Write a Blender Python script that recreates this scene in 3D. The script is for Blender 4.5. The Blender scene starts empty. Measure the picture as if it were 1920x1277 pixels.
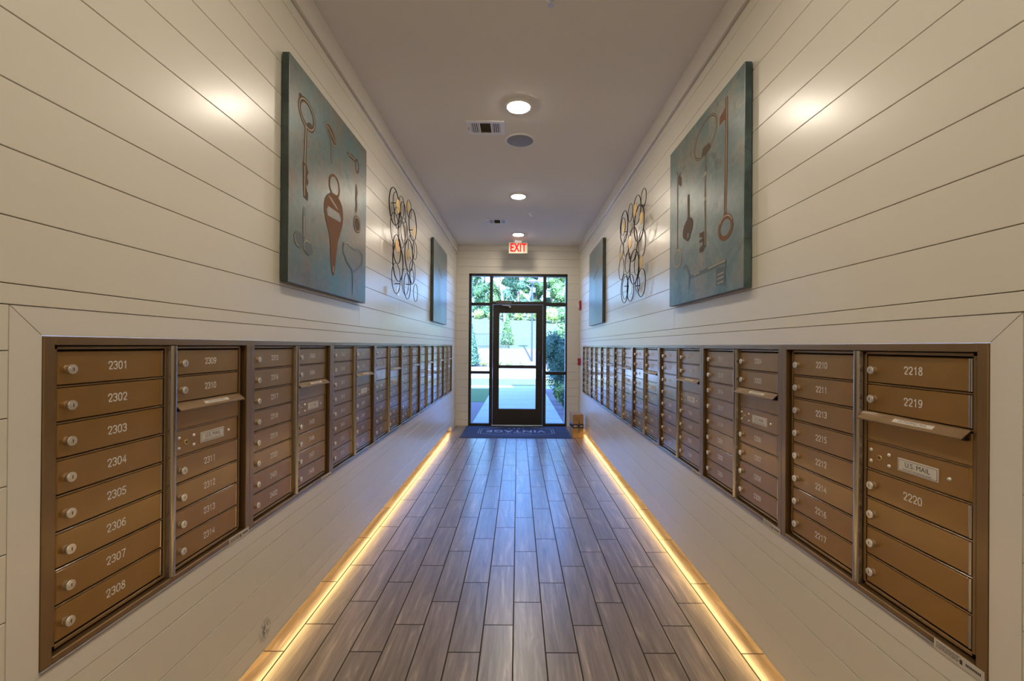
import bpy, bmesh, math, random
import numpy as np
from mathutils import Vector, Matrix
random.seed(7); rng = np.random.default_rng(11)
C = bpy.context.scene.collection
PI = math.pi
# ------------------------------------------------------------------ dimensions (metres)
XL, XR = -1.0876, 1.0751          # faces of the side walls
YE, YB = 7.785, -3.0              # end wall with the door / back wall
ZC = 3.181                        # ceiling
W, HB = 0.787, 0.769              # mailbox unit
Y0L, Y0R, ZB = 1.0177, 1.0021, 0.6549
PITCH = 0.1446
# ------------------------------------------------------------------ camera
cd = bpy.data.cameras.new('camera'); cam = bpy.data.objects.new('camera', cd); C.objects.link(cam)
cd.sensor_width = 36; cd.lens = 36*830.165/1920
cd.shift_x = -(975.385-960)/1920; cd.shift_y = (646.994-638.5)/1920
cd.clip_start = 0.02; cd.clip_end = 500
cam.matrix_world = (Matrix.Translation((0, 0, 1.4086)) @ Matrix.Rotation(-0.00528, 4, 'Z')
                    @ Matrix.Rotation(PI/2+0.0027, 4, 'X') @ Matrix.Rotation(0.0076, 4, 'Z'))
bpy.context.scene.camera = cam
# ------------------------------------------------------------------ world, sun, exposure
SKY, SUN, LAMP, LED = 0.72, 9.0, 62.0, 6.5
w = bpy.data.worlds.new('world'); bpy.context.scene.world = w; w.use_nodes = True
nt = w.node_tree; bg = nt.nodes['Background']
sky = nt.nodes.new('ShaderNodeTexSky'); sky.sky_type = 'NISHITA'; sky.sun_disc = False
sky.sun_elevation = math.radians(38); sky.sun_rotation = math.radians(184)
mixs = nt.nodes.new('ShaderNodeMix'); mixs.data_type = 'RGBA'; mixs.blend_type = 'MULTIPLY'; mixs.inputs[0].default_value = 1
nt.links.new(sky.outputs[0], mixs.inputs[6]); mixs.inputs[7].default_value = (0.47, 0.70, 1.34, 1)
nt.links.new(mixs.outputs[2], bg.inputs[0]); bg.inputs[1].default_value = SKY
sd = bpy.data.lights.new('sun', 'SUN'); sun = bpy.data.objects.new('sun', sd); C.objects.link(sun)
sd.energy = SUN; sd.angle = math.radians(0.6); sd.color = (0.76, 0.90, 1.12)
sdir = Vector((-0.075, math.cos(math.radians(38)), -math.sin(math.radians(38)))).normalized()
sun.rotation_euler = sdir.to_track_quat('-Z', 'Y').to_euler(); sun.location = (0, -4, 20)
vs = bpy.context.scene.view_settings
vs.view_transform = 'Standard'; vs.look = 'None'; vs.gamma = 1.0; vs.use_curve_mapping = False; vs.exposure = 1.34
bpy.context.scene.display_settings.display_device = 'sRGB'

# ------------------------------------------------------------------ mesh builder
class MB:
    def __init__(s): s.v = []; s.f = []; s.m = []; s.sm = []
    def add(s, vs_, fs, mi=0, sm=False):
        b = len(s.v); s.v += [tuple(map(float, p)) for p in vs_]
        for f in fs: s.f.append(tuple(b+i for i in f)); s.m.append(mi); s.sm.append(sm)
    def convex(s, vs_, fs, mi=0, sm=False):
        c = np.mean(vs_, axis=0); out = []
        P = np.array(vs_, float)
        for f in fs:
            q = P[list(f)]; n = np.cross(q[1]-q[0], q[2]-q[0])
            out.append(f if np.dot(n, q.mean(0)-c) >= 0 else tuple(reversed(f)))
        s.add(vs_, out, mi, sm)
    def box(s, a, b, ch=0.0, mi=0):
        lo = np.minimum(a, b); hi = np.maximum(a, b)
        if ch <= 0:
            v = [(x, y, z) for x in (lo[0], hi[0]) for y in (lo[1], hi[1]) for z in (lo[2], hi[2])]
            s.convex(v, [(0, 1, 3, 2), (4, 5, 7, 6), (0, 1, 5, 4), (2, 3, 7, 6), (0, 2, 6, 4), (1, 3, 7, 5)], mi); return
        ch = min(ch, 0.49*float(np.min(hi-lo)))
        idx = {}; v = []
        for sx in (0, 1):
            for sy in (0, 1):
                for sz in (0, 1):
                    sg = (sx, sy, sz)
                    for ax in range(3):
                        p = []
                        for k in range(3):
                            e = hi[k] if sg[k] else lo[k]
                            if k != ax: e += -ch if sg[k] else ch
                            p.append(e)
                        idx[(sg, ax)] = len(v); v.append(p)
        fs = []
        for ax in range(3):
            o = [k for k in range(3) if k != ax]
            for sa in (0, 1):
                q = []
                for (i, j) in ((0, 0), (1, 0), (1, 1), (0, 1)):
                    g = [0, 0, 0]; g[ax] = sa; g[o[0]] = i; g[o[1]] = j; q.append(idx[(tuple(g), ax)])
                fs.append(tuple(q))
        for ax in range(3):
            o = [k for k in range(3) if k != ax]
            for i in (0, 1):
                for j in (0, 1):
                    g0 = [0, 0, 0]; g0[o[0]] = i; g0[o[1]] = j; g1 = list(g0); g1[ax] = 1
                    g0 = tuple(g0); g1 = tuple(g1)
                    fs.append((idx[(g0, o[0])], idx[(g0, o[1])], idx[(g1, o[1])], idx[(g1, o[0])]))
        for sx in (0, 1):
            for sy in (0, 1):
                for sz in (0, 1):
                    g = (sx, sy, sz); fs.append((idx[(g, 0)], idx[(g, 1)], idx[(g, 2)]))
        s.convex(v, fs, mi)
    def lathe(s, o, axis, prof, n=24, mi=0, cap0=True, cap1=True, sm=True, half=False):
        """prof: list of (distance along axis, radius)"""
        o = Vector(o); a = Vector(axis).normalized()
        t = Vector((0, 0, 1)) if abs(a.z) < .9 else Vector((1, 0, 0))
        u = a.cross(t).normalized(); v_ = a.cross(u)
        vs_ = []; fs = []
        for (d, r) in prof:
            for k in range(n):
                th = 2*PI*k/n; vs_.append(o+a*d+(u*math.cos(th)+v_*math.sin(th))*r)
        for i in range(len(prof)-1):
            for k in range(n):
                k2 = (k+1) % n
                fs.append((i*n+k, i*n+k2, (i+1)*n+k2, (i+1)*n+k))
        s.add(vs_, fs, mi, sm)
        if cap0: s.add([vs_[k] for k in range(n)], [tuple(reversed(range(n)))], mi)
        if cap1: s.add([vs_[(len(prof)-1)*n+k] for k in range(n)], [tuple(range(n))], mi)
    def cyl(s, p0, p1, r, n=16, mi=0):
        p0 = Vector(p0); p1 = Vector(p1); s.lathe(p0, p1-p0, [(0, r), ((p1-p0).length, r)], n, mi)
    def tube(s, pts, r, n=8, mi=0, closed=False):
        P = [Vector(p) for p in pts]; L = len(P); R = r if hasattr(r, '__len__') else [r]*L
        vs_ = []; fs = []; pu = None
        for i in range(L):
            a = P[(i-1) % L] if (closed or i > 0) else P[i]; b = P[(i+1) % L] if (closed or i < L-1) else P[i]
            d = (b-a).normalized()
            if pu is None:
                t = Vector((0, 0, 1)) if abs(d.z) < .9 else Vector((1, 0, 0)); pu = d.cross(t).normalized()
            u = (pu-d*pu.dot(d)).normalized(); pu = u; v_ = d.cross(u)
            for k in range(n): th = 2*PI*k/n; vs_.append(P[i]+(u*math.cos(th)+v_*math.sin(th))*R[i])
        for i in range(L if closed else L-1):
            j = (i+1) % L
            for k in range(n): k2 = (k+1) % n; fs.append((i*n+k, i*n+k2, j*n+k2, j*n+k))
        s.add(vs_, fs, mi, True)
        if not closed:
            s.add(vs_[:n], [tuple(reversed(range(n)))], mi); s.add(vs_[-n:], [tuple(range(n))], mi)
    def prism(s, poly, y0, y1, mi=0, plane='xz'):
        """extrude a 2D polygon (convex or not) between two depths"""
        n = len(poly)
        def P(a, b, d): return (a, d, b) if plane == 'xz' else ((d, a, b) if plane == 'yz' else (a, b, d))
        v = [P(a, b, y0) for a, b in poly]+[P(a, b, y1) for a, b in poly]
        s.add(v, [tuple(range(n)), tuple(reversed(range(n, 2*n)))]+[(i, i+n, (i+1) % n+n, (i+1) % n) for i in range(n)], mi)
    def mesh(s, name, mats):
        me = bpy.data.meshes.new(name); me.from_pydata(s.v, [], s.f)
        for m in (mats if isinstance(mats, (list, tuple)) else [mats]): me.materials.append(m)
        me.polygons.foreach_set('material_index', s.m); me.polygons.foreach_set('use_smooth', s.sm); me.update()
        return me
    def fix(s): return s
def put(name, me, parent=None, loc=(0, 0, 0), rot=(0, 0, 0)):
    o = bpy.data.objects.new(name, me); C.objects.link(o); o.location = loc; o.rotation_euler = rot
    if parent is not None: o.parent = parent
    return o
def recalc(me):
    bm = bmesh.new(); bm.from_mesh(me); bmesh.ops.recalc_face_normals(bm, faces=bm.faces); bm.to_mesh(me); bm.free(); return me
def build(name, mb, mats, parent=None, loc=(0, 0, 0), rot=(0, 0, 0), rc=False):
    me = mb.mesh(name, mats)
    if rc: recalc(me)
    return put(name, me, parent, loc, rot)
def empty(name, loc=(0, 0, 0), rz=0):
    o = bpy.data.objects.new(name, None); C.objects.link(o); o.location = loc; o.rotation_euler = (0, 0, rz); o.empty_display_size = .1
    return o
def tag(o, label, cat, group=None):
    o['label'] = label; o['category'] = cat
    if group: o['group'] = group
    return o
def struct(o, label=None):
    o['kind'] = 'structure'
    if label: o['label'] = label
    return o
def text_mesh(s, size, mat, align='CENTER', extr=0.0, sx=1.0, spacing=1.0, bold=0.0):
    c = bpy.data.curves.new('t', 'FONT'); c.body = s; c.size = size; c.align_x = align; c.align_y = 'CENTER'
    c.extrude = extr; c.space_character = spacing; c.offset = bold; c.resolution_u = 3
    o = bpy.data.objects.new('t', c); C.objects.link(o)
    dg = bpy.context.evaluated_depsgraph_get(); me = bpy.data.meshes.new_from_object(o.evaluated_get(dg))
    bpy.data.objects.remove(o); bpy.data.curves.remove(c)
    if sx != 1.0: me.transform(Matrix.Diagonal((sx, 1, 1, 1)))
    me.materials.clear(); me.materials.append(mat); me.name = 'lettering'
    return me
# ------------------------------------------------------------------ materials
def lin(r, g, b):
    f = lambda c: ((c/255+0.055)/1.055)**2.4 if c/255 > 0.04045 else c/255/12.92
    return (f(r), f(g), f(b), 1)
def mat(name, col=(.8, .8, .8, 1), rough=.5, metal=0., spec=.5, emis=None, estr=0., coat=0., coatr=.1, trans=0., ior=None):
    m = bpy.data.materials.new(name); m.use_nodes = True; b = m.node_tree.nodes['Principled BSDF']
    b.inputs['Base Color'].default_value = tuple(col[:3])+(1,); b.inputs['Roughness'].default_value = rough
    b.inputs['Metallic'].default_value = metal; b.inputs['Specular IOR Level'].default_value = spec
    b.inputs['Coat Weight'].default_value = coat; b.inputs['Coat Roughness'].default_value = coatr
    if emis: b.inputs['Emission Color'].default_value = tuple(emis[:3])+(1,); b.inputs['Emission Strength'].default_value = estr
    return m
class N:
    """tiny node helper"""
    def __init__(s, m): s.t = m.node_tree; s.b = s.t.nodes['Principled BSDF']
    def n(s, typ, **k):
        nd = s.t.nodes.new('ShaderNode'+typ)
        for a, b in k.items(): setattr(nd, a, b)
        return nd
    def l(s, a, b): s.t.links.new(a, b)
    def math(s, op, a, b=None, c=None):
        nd = s.n('Math', operation=op)
        for i, x in enumerate((a, b, c)):
            if x is None: continue
            if isinstance(x, (int, float)): nd.inputs[i].default_value = x
            else: s.l(x, nd.inputs[i])
        return nd.outputs[0]
    def mix(s, f, a, b, typ='MIX'):
        nd = s.n('Mix', data_type='RGBA', blend_type=typ)
        for i, x in ((0, f), (6, a), (7, b)):
            if isinstance(x, (int, float)): nd.inputs[i].default_value = x
            elif isinstance(x, tuple): nd.inputs[i].default_value = x
            else: s.l(x, nd.inputs[i])
        return nd.outputs[2]
    def noise(s, scale, detail=3, vec=None, rough=.5, dist=0):
        nd = s.n('TexNoise'); nd.inputs['Scale'].default_value = scale; nd.inputs['Detail'].default_value = detail
        nd.inputs['Roughness'].default_value = rough; nd.inputs['Distortion'].default_value = dist
        if vec is not None: s.l(vec, nd.inputs['Vector'])
        return nd.outputs[0]
    def ramp(s, f, stops):
        nd = s.n('ValToRGB'); s.l(f, nd.inputs[0]); e = nd.color_ramp.elements
        while len(e) < len(stops): e.new(.5)
        for i, (p, c) in enumerate(stops): e[i].position = p; e[i].color = c
        return nd.outputs[0]
    def obj(s, scale=None):
        tc = s.n('TexCoord').outputs['Object']
        if scale is None: return tc
        mp = s.n('Mapping'); mp.inputs['Scale'].default_value = scale; s.l(tc, mp.inputs['Vector']); return mp.outputs[0]
    def bump(s, h, st, dist=.01):
        nd = s.n('Bump'); nd.inputs['Strength'].default_value = st; nd.inputs['Distance'].default_value = dist
        s.l(h, nd.inputs['Height']); s.l(nd.outputs[0], s.b.inputs['Normal'])
M = {}
# semi-gloss cream paint on the boards, with a grey smudge low on the left wall
def paint(name, col, rough):
    m = mat(name, col, rough, spec=.5, coat=.8, coatr=.25); k = N(m); v = k.obj()
    k.bump(k.noise(60, 3, v), .05, .004)
    c = k.mix(k.noise(1.3, 3, v), tuple(x*.94 for x in col[:3])+(1,), tuple(min(1, x*1.04) for x in col[:3])+(1,))
    geo = k.n('NewGeometry').outputs['Position']
    vm = k.n('VectorMath', operation='DISTANCE'); k.l(geo, vm.inputs[0]); vm.inputs[1].default_value = (XL, 1.93, .17)
    d = k.math('MULTIPLY', vm.outputs[1], 18.0)
    msk = k.math('MULTIPLY', k.math('SUBTRACT', 1.0, d), k.math('GREATER_THAN', k.noise(45, 2, geo), .47))
    nd = k.n('Clamp'); k.l(msk, nd.inputs[0])
    c = k.mix(nd.outputs[0], c, (.12, .12, .11, 1)); k.l(c, k.b.inputs['Base Color'])
    return m
M['wall'] = paint('cream_board_paint', (.80, .76, .655, 1), .38)
M['trimp'] = paint('cream_trim_paint', (.81, .77, .70, 1), .38)
M['ceil'] = mat('ceiling_paint', (.90, .875, .84, 1), .85, spec=.2)
M['kick'] = mat('toe_kick_paint', (.55, .45, .33, 1), .8)
def floor_mat():
    m = mat('wood_look_tile', rough=.4, spec=.5, coat=1.0, coatr=.28); m.node_tree.nodes['Principled BSDF'].inputs['Coat IOR'].default_value = 1.8; k = N(m)
    pos = k.n('NewGeometry').outputs['Position']; sp = k.n('SeparateXYZ'); k.l(pos, sp.inputs[0]); x, y = sp.outputs[0], sp.outputs[1]
    xs = k.math('DIVIDE', k.math('ADD', x, .012), .15); col = k.math('FLOOR', xs); fx = k.math('SUBTRACT', xs, col)
    ys = k.math('DIVIDE', k.math('SUBTRACT', k.math('SUBTRACT', y, 2.44), k.math('MULTIPLY', col, .2)), .601)
    row = k.math('FLOOR', ys); fy = k.math('SUBTRACT', ys, row)
    ex = k.math('MINIMUM', fx, k.math('SUBTRACT', 1.0, fx)); ey = k.math('MINIMUM', fy, k.math('SUBTRACT', 1.0, fy))
    dx = k.math('MULTIPLY', ex, .15); dy = k.math('MULTIPLY', ey, .601); dmin = k.math('MINIMUM', dx, dy)
    groove = k.n('MapRange'); k.l(dmin, groove.inputs[0]); groove.inputs[1].default_value = .0024; groove.inputs[2].default_value = .0040
    g = groove.outputs[0]
    cv = k.n('CombineXYZ'); k.l(col, cv.inputs[0]); k.l(row, cv.inputs[1])
    wn = k.n('TexWhiteNoise', noise_dimensions='3D'); k.l(cv.outputs[0], wn.inputs[0]); rnd = wn.outputs['Value']
    gv = k.n('CombineXYZ'); k.l(k.math('ADD', k.math('MULTIPLY', x, 13.0), k.math('MULTIPLY', rnd, 37.0)), gv.inputs[0])
    k.l(k.math('ADD', k.math('MULTIPLY', y, 1.15), k.math('MULTIPLY', rnd, 91.0)), gv.inputs[1]); k.l(rnd, gv.inputs[2])
    n1 = k.noise(1.7, 5, gv.outputs[0], .62, .9)
    gv2 = k.n('VectorMath', operation='MULTIPLY'); k.l(gv.outputs[0], gv2.inputs[0]); gv2.inputs[1].default_value = (7, 1.6, 1)
    n2 = k.noise(2.2, 4, gv2.outputs[0], .6, .6)
    c = k.ramp(n1, [(.30, (.105, .078, .062, 1)), (.46, (.205, .155, .125, 1)), (.57, (.27, .21, .17, 1)), (.70, (.50, .40, .31, 1))])
    c = k.mix(.55, c, k.ramp(n2, [(.3, (.42, .40, .40, 1)), (.62, (1.25, 1.22, 1.2, 1))]), 'MULTIPLY')
    c = k.mix(1.0, c, k.ramp(rnd, [(0, (.86, .86, .88, 1)), (1, (1.14, 1.12, 1.10, 1))]), 'MULTIPLY')
    c = k.mix(g, (.030, .026, .023, 1), c); k.l(c, k.b.inputs['Base Color'])
    r = k.math('ADD', k.math('MULTIPLY', k.math('SUBTRACT', 1.0, g), .5), k.math('ADD', .30, k.math('MULTIPLY', n2, .10))); k.l(r, k.b.inputs['Roughness'])
    k.l(g, k.b.inputs['Coat Weight'])
    h = k.math('ADD', k.math('MULTIPLY', g, 1.0), k.math('MULTIPLY', n2, .08)); k.bump(h, .6, .0018)
    return m
M['floor'] = floor_mat()
def bronze(name, col, metal, rough, sc=700):
    m = mat(name, col, rough, metal, .5, coat=.8, coatr=.15); k = N(m); v = k.obj()
    k.bump(k.noise(sc, 2, v), .45, .0012)
    c = k.mix(k.noise(7, 4, v), tuple(x*.82 for x in col[:3])+(1,), tuple(x*1.12 for x in col[:3])+(1,)); k.l(c, k.b.inputs['Base Color'])
    return m
M['bronze'] = bronze('bronze_powder_coat', (.39, .212, .050, 1), .62, .32)
M['bronze2'] = bronze('bronze_trim_metal', (.27, .165, .068, 1), .68, .26)
M['edge'] = mat('daylight_tinted_bronze', (.42, .385, .35, 1), .20, .95)  # paler copy of the bronze, reflected daylight put into its colour
M['dark'] = mat('dark_gap', (.02, .015, .01, 1), .7)
M['chrome'] = mat('brushed_nickel', (.80, .76, .68, 1), .32, .75)
M['keyway'] = mat('keyway', (.10, .085, .06, 1), .5, .5)
M['brass'] = mat('brass_lock', (.75, .55, .22, 1), .25, 1.0)
M['ink_w'] = mat('white_engraving_fill', (.86, .82, .75, 1), .5)
M['ink_k'] = mat('black_print', (.05, .045, .04, 1), .6)
M['plate'] = mat('pale_label', (.72, .67, .60, 1), .4)
M['black'] = mat('black_plastic', (.018, .016, .015, 1), .4)
M['frame'] = mat('dark_bronze_aluminium', (.040, .035, .030, 1), .38, .5)
M['alu'] = mat('grey_aluminium', (.45, .45, .47, 1), .35, .9)
M['white'] = mat('white_enamel', (.90, .90, .91, 1), .4)
M['ventdark'] = mat('vent_interior', (.10, .085, .06, 1), .8)
M['grille'] = mat('grey_speaker_grille', (.30, .31, .33, 1), .6)
M['wire'] = mat('blackened_wire', (.035, .028, .022, 1), .35, .8)
M['gold'] = bronze('brushed_gold_leaf', (.78, .50, .10, 1), .5, .4, 90)
M['red'] = mat('red_alarm_plastic', (.42, .015, .02, 1), .4)
M['exitbody'] = mat('exit_sign_panel', (.34, .33, .26, 1), .6)
M['exitred'] = mat('exit_letters_lit', (.55, .004, .004, 1), .7, spec=.1, emis=(1, .02, .015), estr=.30)
M['lens'] = mat('clear_lens', (.85, .86, .9, 1), .15)
M['lamp'] = mat('lamp_diffuser', (1, 1, 1, 1), .5, emis=(1.0, .88, .72), estr=LAMP)
M['led'] = mat('led_strip', (1, 1, 1, 1), .5, emis=(1.0, .66, .26), estr=LED)
def glass(name):
    m = bpy.data.materials.new(name); m.use_nodes = True; t = m.node_tree; t.nodes.clear()
    o = t.nodes.new('ShaderNodeOutputMaterial'); mx = t.nodes.new('ShaderNodeMixShader'); tr = t.nodes.new('ShaderNodeBsdfTransparent')
    gl = t.nodes.new('ShaderNodeBsdfGlossy'); fr = t.nodes.new('ShaderNodeFresnel'); fr.inputs[0].default_value = 1.14
    tr.inputs[0].default_value = (.93, .97, .96, 1); gl.inputs['Roughness'].default_value = .02
    t.links.new(fr.outputs[0], mx.inputs[0]); t.links.new(tr.outputs[0], mx.inputs[1]); t.links.new(gl.outputs[0], mx.inputs[2]); t.links.new(mx.outputs[0], o.inputs[0])
    return m
M['glass'] = glass('clear_glass')
def canvas_mat(name, a, b, c):
    m = mat(name, rough=.38, spec=.5); k = N(m); v = k.obj()
    n1 = k.noise(3.0, 6, v, .62, .5); n2 = k.noise(8, 7, v, .72, .9); n3 = k.noise(26, 5, v, .7)
    col = k.ramp(n1, [(.38, a), (.5, b), (.62, c)]); m.node_tree.nodes['Principled BSDF'].inputs['Coat Weight'].default_value = .35; m.node_tree.nodes['Principled BSDF'].inputs['Coat Roughness'].default_value = .32
    nr = k.n('MapRange'); k.l(n2, nr.inputs[0]); nr.inputs[1].default_value = .56; nr.inputs[2].default_value = .70; nr.inputs[4].default_value = .7
    col = k.mix(nr.outputs[0], col, tuple(x*.38 for x in a[:3])+(1,))
    col = k.mix(.6, col, k.ramp(n3, [(.3, (.62, .62, .60, 1)), (.7, (1.25, 1.22, 1.2, 1))]), 'MULTIPLY')
    k.l(col, k.b.inputs['Base Color']); k.bump(n3, .12, .003)
    return m
M['cv1'] = canvas_mat('teal_brown_canvas_print', (.165, .130, .088, 1), (.120, .150, .132, 1), (.070, .170, .190, 1))
M['cv2'] = canvas_mat('teal_canvas_print', (.060, .115, .115, 1), (.10, .175, .165, 1), (.22, .205, .150, 1))
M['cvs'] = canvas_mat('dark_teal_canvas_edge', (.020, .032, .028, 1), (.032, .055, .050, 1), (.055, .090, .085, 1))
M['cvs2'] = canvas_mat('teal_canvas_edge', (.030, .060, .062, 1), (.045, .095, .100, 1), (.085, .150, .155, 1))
M['kbrown'] = mat('painted_bronze_key', (.105, .068, .036, 1), .6, spec=.25)
M['kcopper'] = mat('painted_copper_key', (.20, .082, .030, 1), .6, spec=.25)
M['klight'] = mat('painted_key_highlight', (.42, .34, .22, 1), .5, spec=.3)
M['kgrey'] = mat('painted_slate_key', (.085, .11, .115, 1), .35)
M['card'] = mat('brown_cardboard', (.42, .24, .09, 1), .75)
M['tape'] = mat('dark_packing_tape', (.035, .03, .03, 1), .25)
def carpet():
    m = mat('navy_mat_pile', (.02, .04, .10, 1), .9); k = N(m)
    n = k.noise(220, 3, k.obj()); k.l(k.mix(n, (.010, .022, .070, 1), (.045, .075, .17, 1)), k.b.inputs['Base Color']); k.bump(n, .8, .004); return m
M['mat'] = carpet(); M['matlet'] = mat('grey_blue_mat_pile', (.36, .42, .58, 1), .9); M['rubber'] = mat('mat_rubber_edge', (.03, .03, .04, 1), .6)
def ground_mat(name, a, b, sc, rough=.95, bump=.5):
    m = mat(name, rough=rough, spec=.2); k = N(m); p = k.n('NewGeometry').outputs['Position']
    n = k.noise(sc, 5, p, .65); k.l(k.mix(n, a, b), k.b.inputs['Base Color']); k.bump(n, bump, .05); return m
M['conc'] = ground_mat('concrete', (.36, .35, .34, 1), (.45, .44, .43, 1), 3, .8, .1)
M['asph'] = ground_mat('pale_driveway', (.50, .50, .50, 1), (.62, .62, .60, 1), 4, .8, .1)
M['grass'] = ground_mat('mown_grass', (.06, .11, .025, 1), (.15, .20, .06, 1), 9)
M['lawn'] = ground_mat('dry_hillside_grass', (.050, .078, .028, 1), (.19, .185, .105, 1), 2.4)
M['verge'] = ground_mat('sparse_grass', (.05, .085, .02, 1), (.24, .23, .11, 1), 3)
M['mulch'] = ground_mat('bark_mulch', (.10, .07, .06, 1), (.34, .27, .25, 1), 38)
M['mulch2'] = ground_mat('bleached_mulch', (.09, .065, .06, 1), (.27, .21, .19, 1), 14)
def leafm(name, a, b):
    m = mat(name, rough=.55, spec=.35); k = N(m)
    k.l(k.mix(k.noise(1.4, 3, k.n('NewGeometry').outputs['Position']), a, b), k.b.inputs['Base Color']); return m
M['leaf1'] = leafm('dark_green_foliage', (.035, .085, .035, 1), (.11, .20, .08, 1))
M['leaf2'] = leafm('mid_green_foliage', (.06, .14, .04, 1), (.20, .31, .11, 1))
M['leaf3'] = leafm('yellow_green_foliage', (.16, .26, .055, 1), (.38, .48, .15, 1))
M['leaf4'] = leafm('blue_green_foliage', (.035, .09, .05, 1), (.12, .22, .13, 1))
M['bark'] = mat('brown_bark', (.12, .09, .07, 1), .9); M['pale'] = mat('pale_bark', (.20, .16, .145, 1), .8)
M['fencem'] = mat('black_fence_metal', (.02, .03, .035, 1), .5, .3); M['post'] = mat('blue_grey_post', (.030, .038, .075, 1), .5)
M['brick'] = ground_mat('tan_facade', (.42, .36, .30, 1), (.50, .44, .38, 1), 5)
M['roofm'] = mat('grey_roof', (.2, .2, .2, 1), .9)

# ------------------------------------------------------------------ structure: floor, ceiling, walls
mb = MB(); mb.box((XL-.25, YB-.1, -.12), (XR+.25, YE+.1, 0)); struct(build('floor', mb, M['floor']), 'floor of staggered grey-brown wood-look tiles')
mb = MB(); mb.box((XL-.4, YB-.2, ZC), (XR+.4, YE+.02, ZC+.12)); struct(build('ceiling', mb, M['ceil']), 'plain matt ceiling')
GAP = .0022; TH = .018
def boards(mb, side, ya, yb, rows, joints=None):
    """rows: list of (z0, z1). side -1 left wall, +1 right wall, facing the room."""
    x0 = XL if side < 0 else XR
    for i, (z0, z1) in enumerate(rows):
        cuts = [ya]
        js = sorted((joints or {}).get(round(z0, 3), []))
        cuts += [j for j in js if ya+.1 < j < yb-.1]+[yb]
        for a, b in zip(cuts[:-1], cuts[1:]):
            aa = a+(.0007 if a != ya else 0); bb = b-(.0007 if b != yb else 0)
            mb.box((x0, aa, z0+GAP/2), (x0+side*TH, bb, z1-GAP/2), .0012)
TW = .066                                   # picture-frame casing around the mailboxes
ZTOPM = ZB+HB
Y1L, Y1R = Y0L+8*W, Y0R+8*W
def side_wall(side):
    y0, y1 = (Y0L, Y1L) if side < 0 else (Y0R, Y1R)
    x0 = XL if side < 0 else XR
    zt = ZTOPM+TW; zl = ZB-TW
    lines = [1.679+PITCH*k for k in range(0, 10)]; top = 3.04
    mb = MB()
    up = [zt, 1.535]+lines; up = [z for z in up if z < top-.02]+[top]
    rows = list(zip(up[:-1], up[1:])); jt = {}
    rr = random.Random(3+side)
    for i, (a, b) in enumerate(rows):
        jt[round(a, 3)] = [3.035] if i == 1 else ([5.2+rr.uniform(-1, 1.5), .4+rr.uniform(-.4, .2)] if i % 2 else [rr.uniform(4.0, 5.2), rr.uniform(-.5, .3)])
    boards(mb, side, YB, YE, rows, jt)
    low = [.093, .233, .378, .522, zl]
    if side < 0: low = [.093, .162, .233, .378, .522, zl]
    boards(mb, side, YB, y1+.02, list(zip(low[:-1], low[1:])))
    low2 = [0.0, .093]+low[1:]
    boards(mb, side, y1+.02, YE, list(zip(low2[:-1], low2[1:])))
    near = [zl, .666, .811, .956, 1.101, 1.246, 1.391, zt]
    boards(mb, side, YB, y0-TW, list(zip(near[:-1], near[1:])))
    boards(mb, side, y1+TW, YE, list(zip(near[:-1], near[1:])))
    s = side; b0 = x0+s*TH; b1 = x0+s*.14      # backing behind the boards
    mb.box((b0, YB, zt-.03), (b1, YE, ZC)); mb.box((b0, YB, .085), (b1, YE, zl+.03))
    mb.box((b0, YB, zl), (b1, y0-.03, zt)); mb.box((b0, y1+.03, zl), (b1, YE, zt))
    mb.box((b0, y1+.02, 0), (b1, YE, .09))
    mb.box((x0, YB, .085), (b1, y1+.02, .093))
    struct(build('wall_left' if s < 0 else 'wall_right', mb, M['wall']), ('left' if s < 0 else 'right')+' wall of cream shiplap boards')
    # casing, mitred
    mb = MB(); p = .001
    def cas(quad): 
        v = [(x0-s*p, a, b) for a, b in quad]+[(x0+s*TH, a, b) for a, b in quad]
        mb.convex(v, [(0, 1, 2, 3), (7, 6, 5, 4), (0, 1, 5, 4), (1, 2, 6, 5), (2, 3, 7, 6), (3, 0, 4, 7)])
    g = .0012; zm0, zm1 = ZB-.001, ZTOPM+.001; ya, yb = y0-.001, y1+.001
    cas([(ya-TW+g+g, zt-g), (yb+TW-g-g, zt-g), (yb-g, zm1), (ya+g, zm1)])
    cas([(ya-TW+g+g, zl+g), (yb+TW-g-g, zl+g), (yb-g, zm0), (ya+g, zm0)])
    cas([(ya-TW+g, zl+g+g), (ya-TW+g, zt-g-g), (ya, zm1-g), (ya, zm0+g)])
    cas([(yb+TW-g, zl+g+g), (yb+TW-g, zt-g-g), (yb, zm1-g), (yb, zm0+g)])
    struct(build('trim_%d' % (1 if s < 0 else 2), mb, M['trimp'], rc=False), 'mitred casing boards round the mailboxes on the %s wall' % ('left' if s < 0 else 'right'))
    # crown board under the ceiling
    mb = MB(); mb.box((x0-s*.020, YB, 3.043), (x0+s*.010, YE, ZC), .0015)
    struct(build('trim_%d' % (3 if s < 0 else 4), mb, M['trimp']), 'flat crown board along the top of the %s wall' % ('left' if s < 0 else 'right'))
    # metal edge strip below the mailboxes
    mb = MB(); mb.box((x0-s*.004, y0, ZB-.009), (x0+s*.01, y1, ZB-.0008), .0008)
    struct(build('trim_%d' % (5 if s < 0 else 6), mb, M['alu']), 'thin grey edge strip under the mailboxes on the %s wall' % ('left' if s < 0 else 'right'))
    # toe kick
    mb = MB(); mb.box((x0+s*.115, YB, 0), (x0+s*.15, y1, .09)); mb.box((x0, y1-.0, 0), (x0+s*.115, y1+.02, .085))
    struct(build('baseboard_left' if s < 0 else 'baseboard_right', mb, M['kick']), 'recessed toe kick under the %s wall' % ('left' if s < 0 else 'right'))
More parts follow.
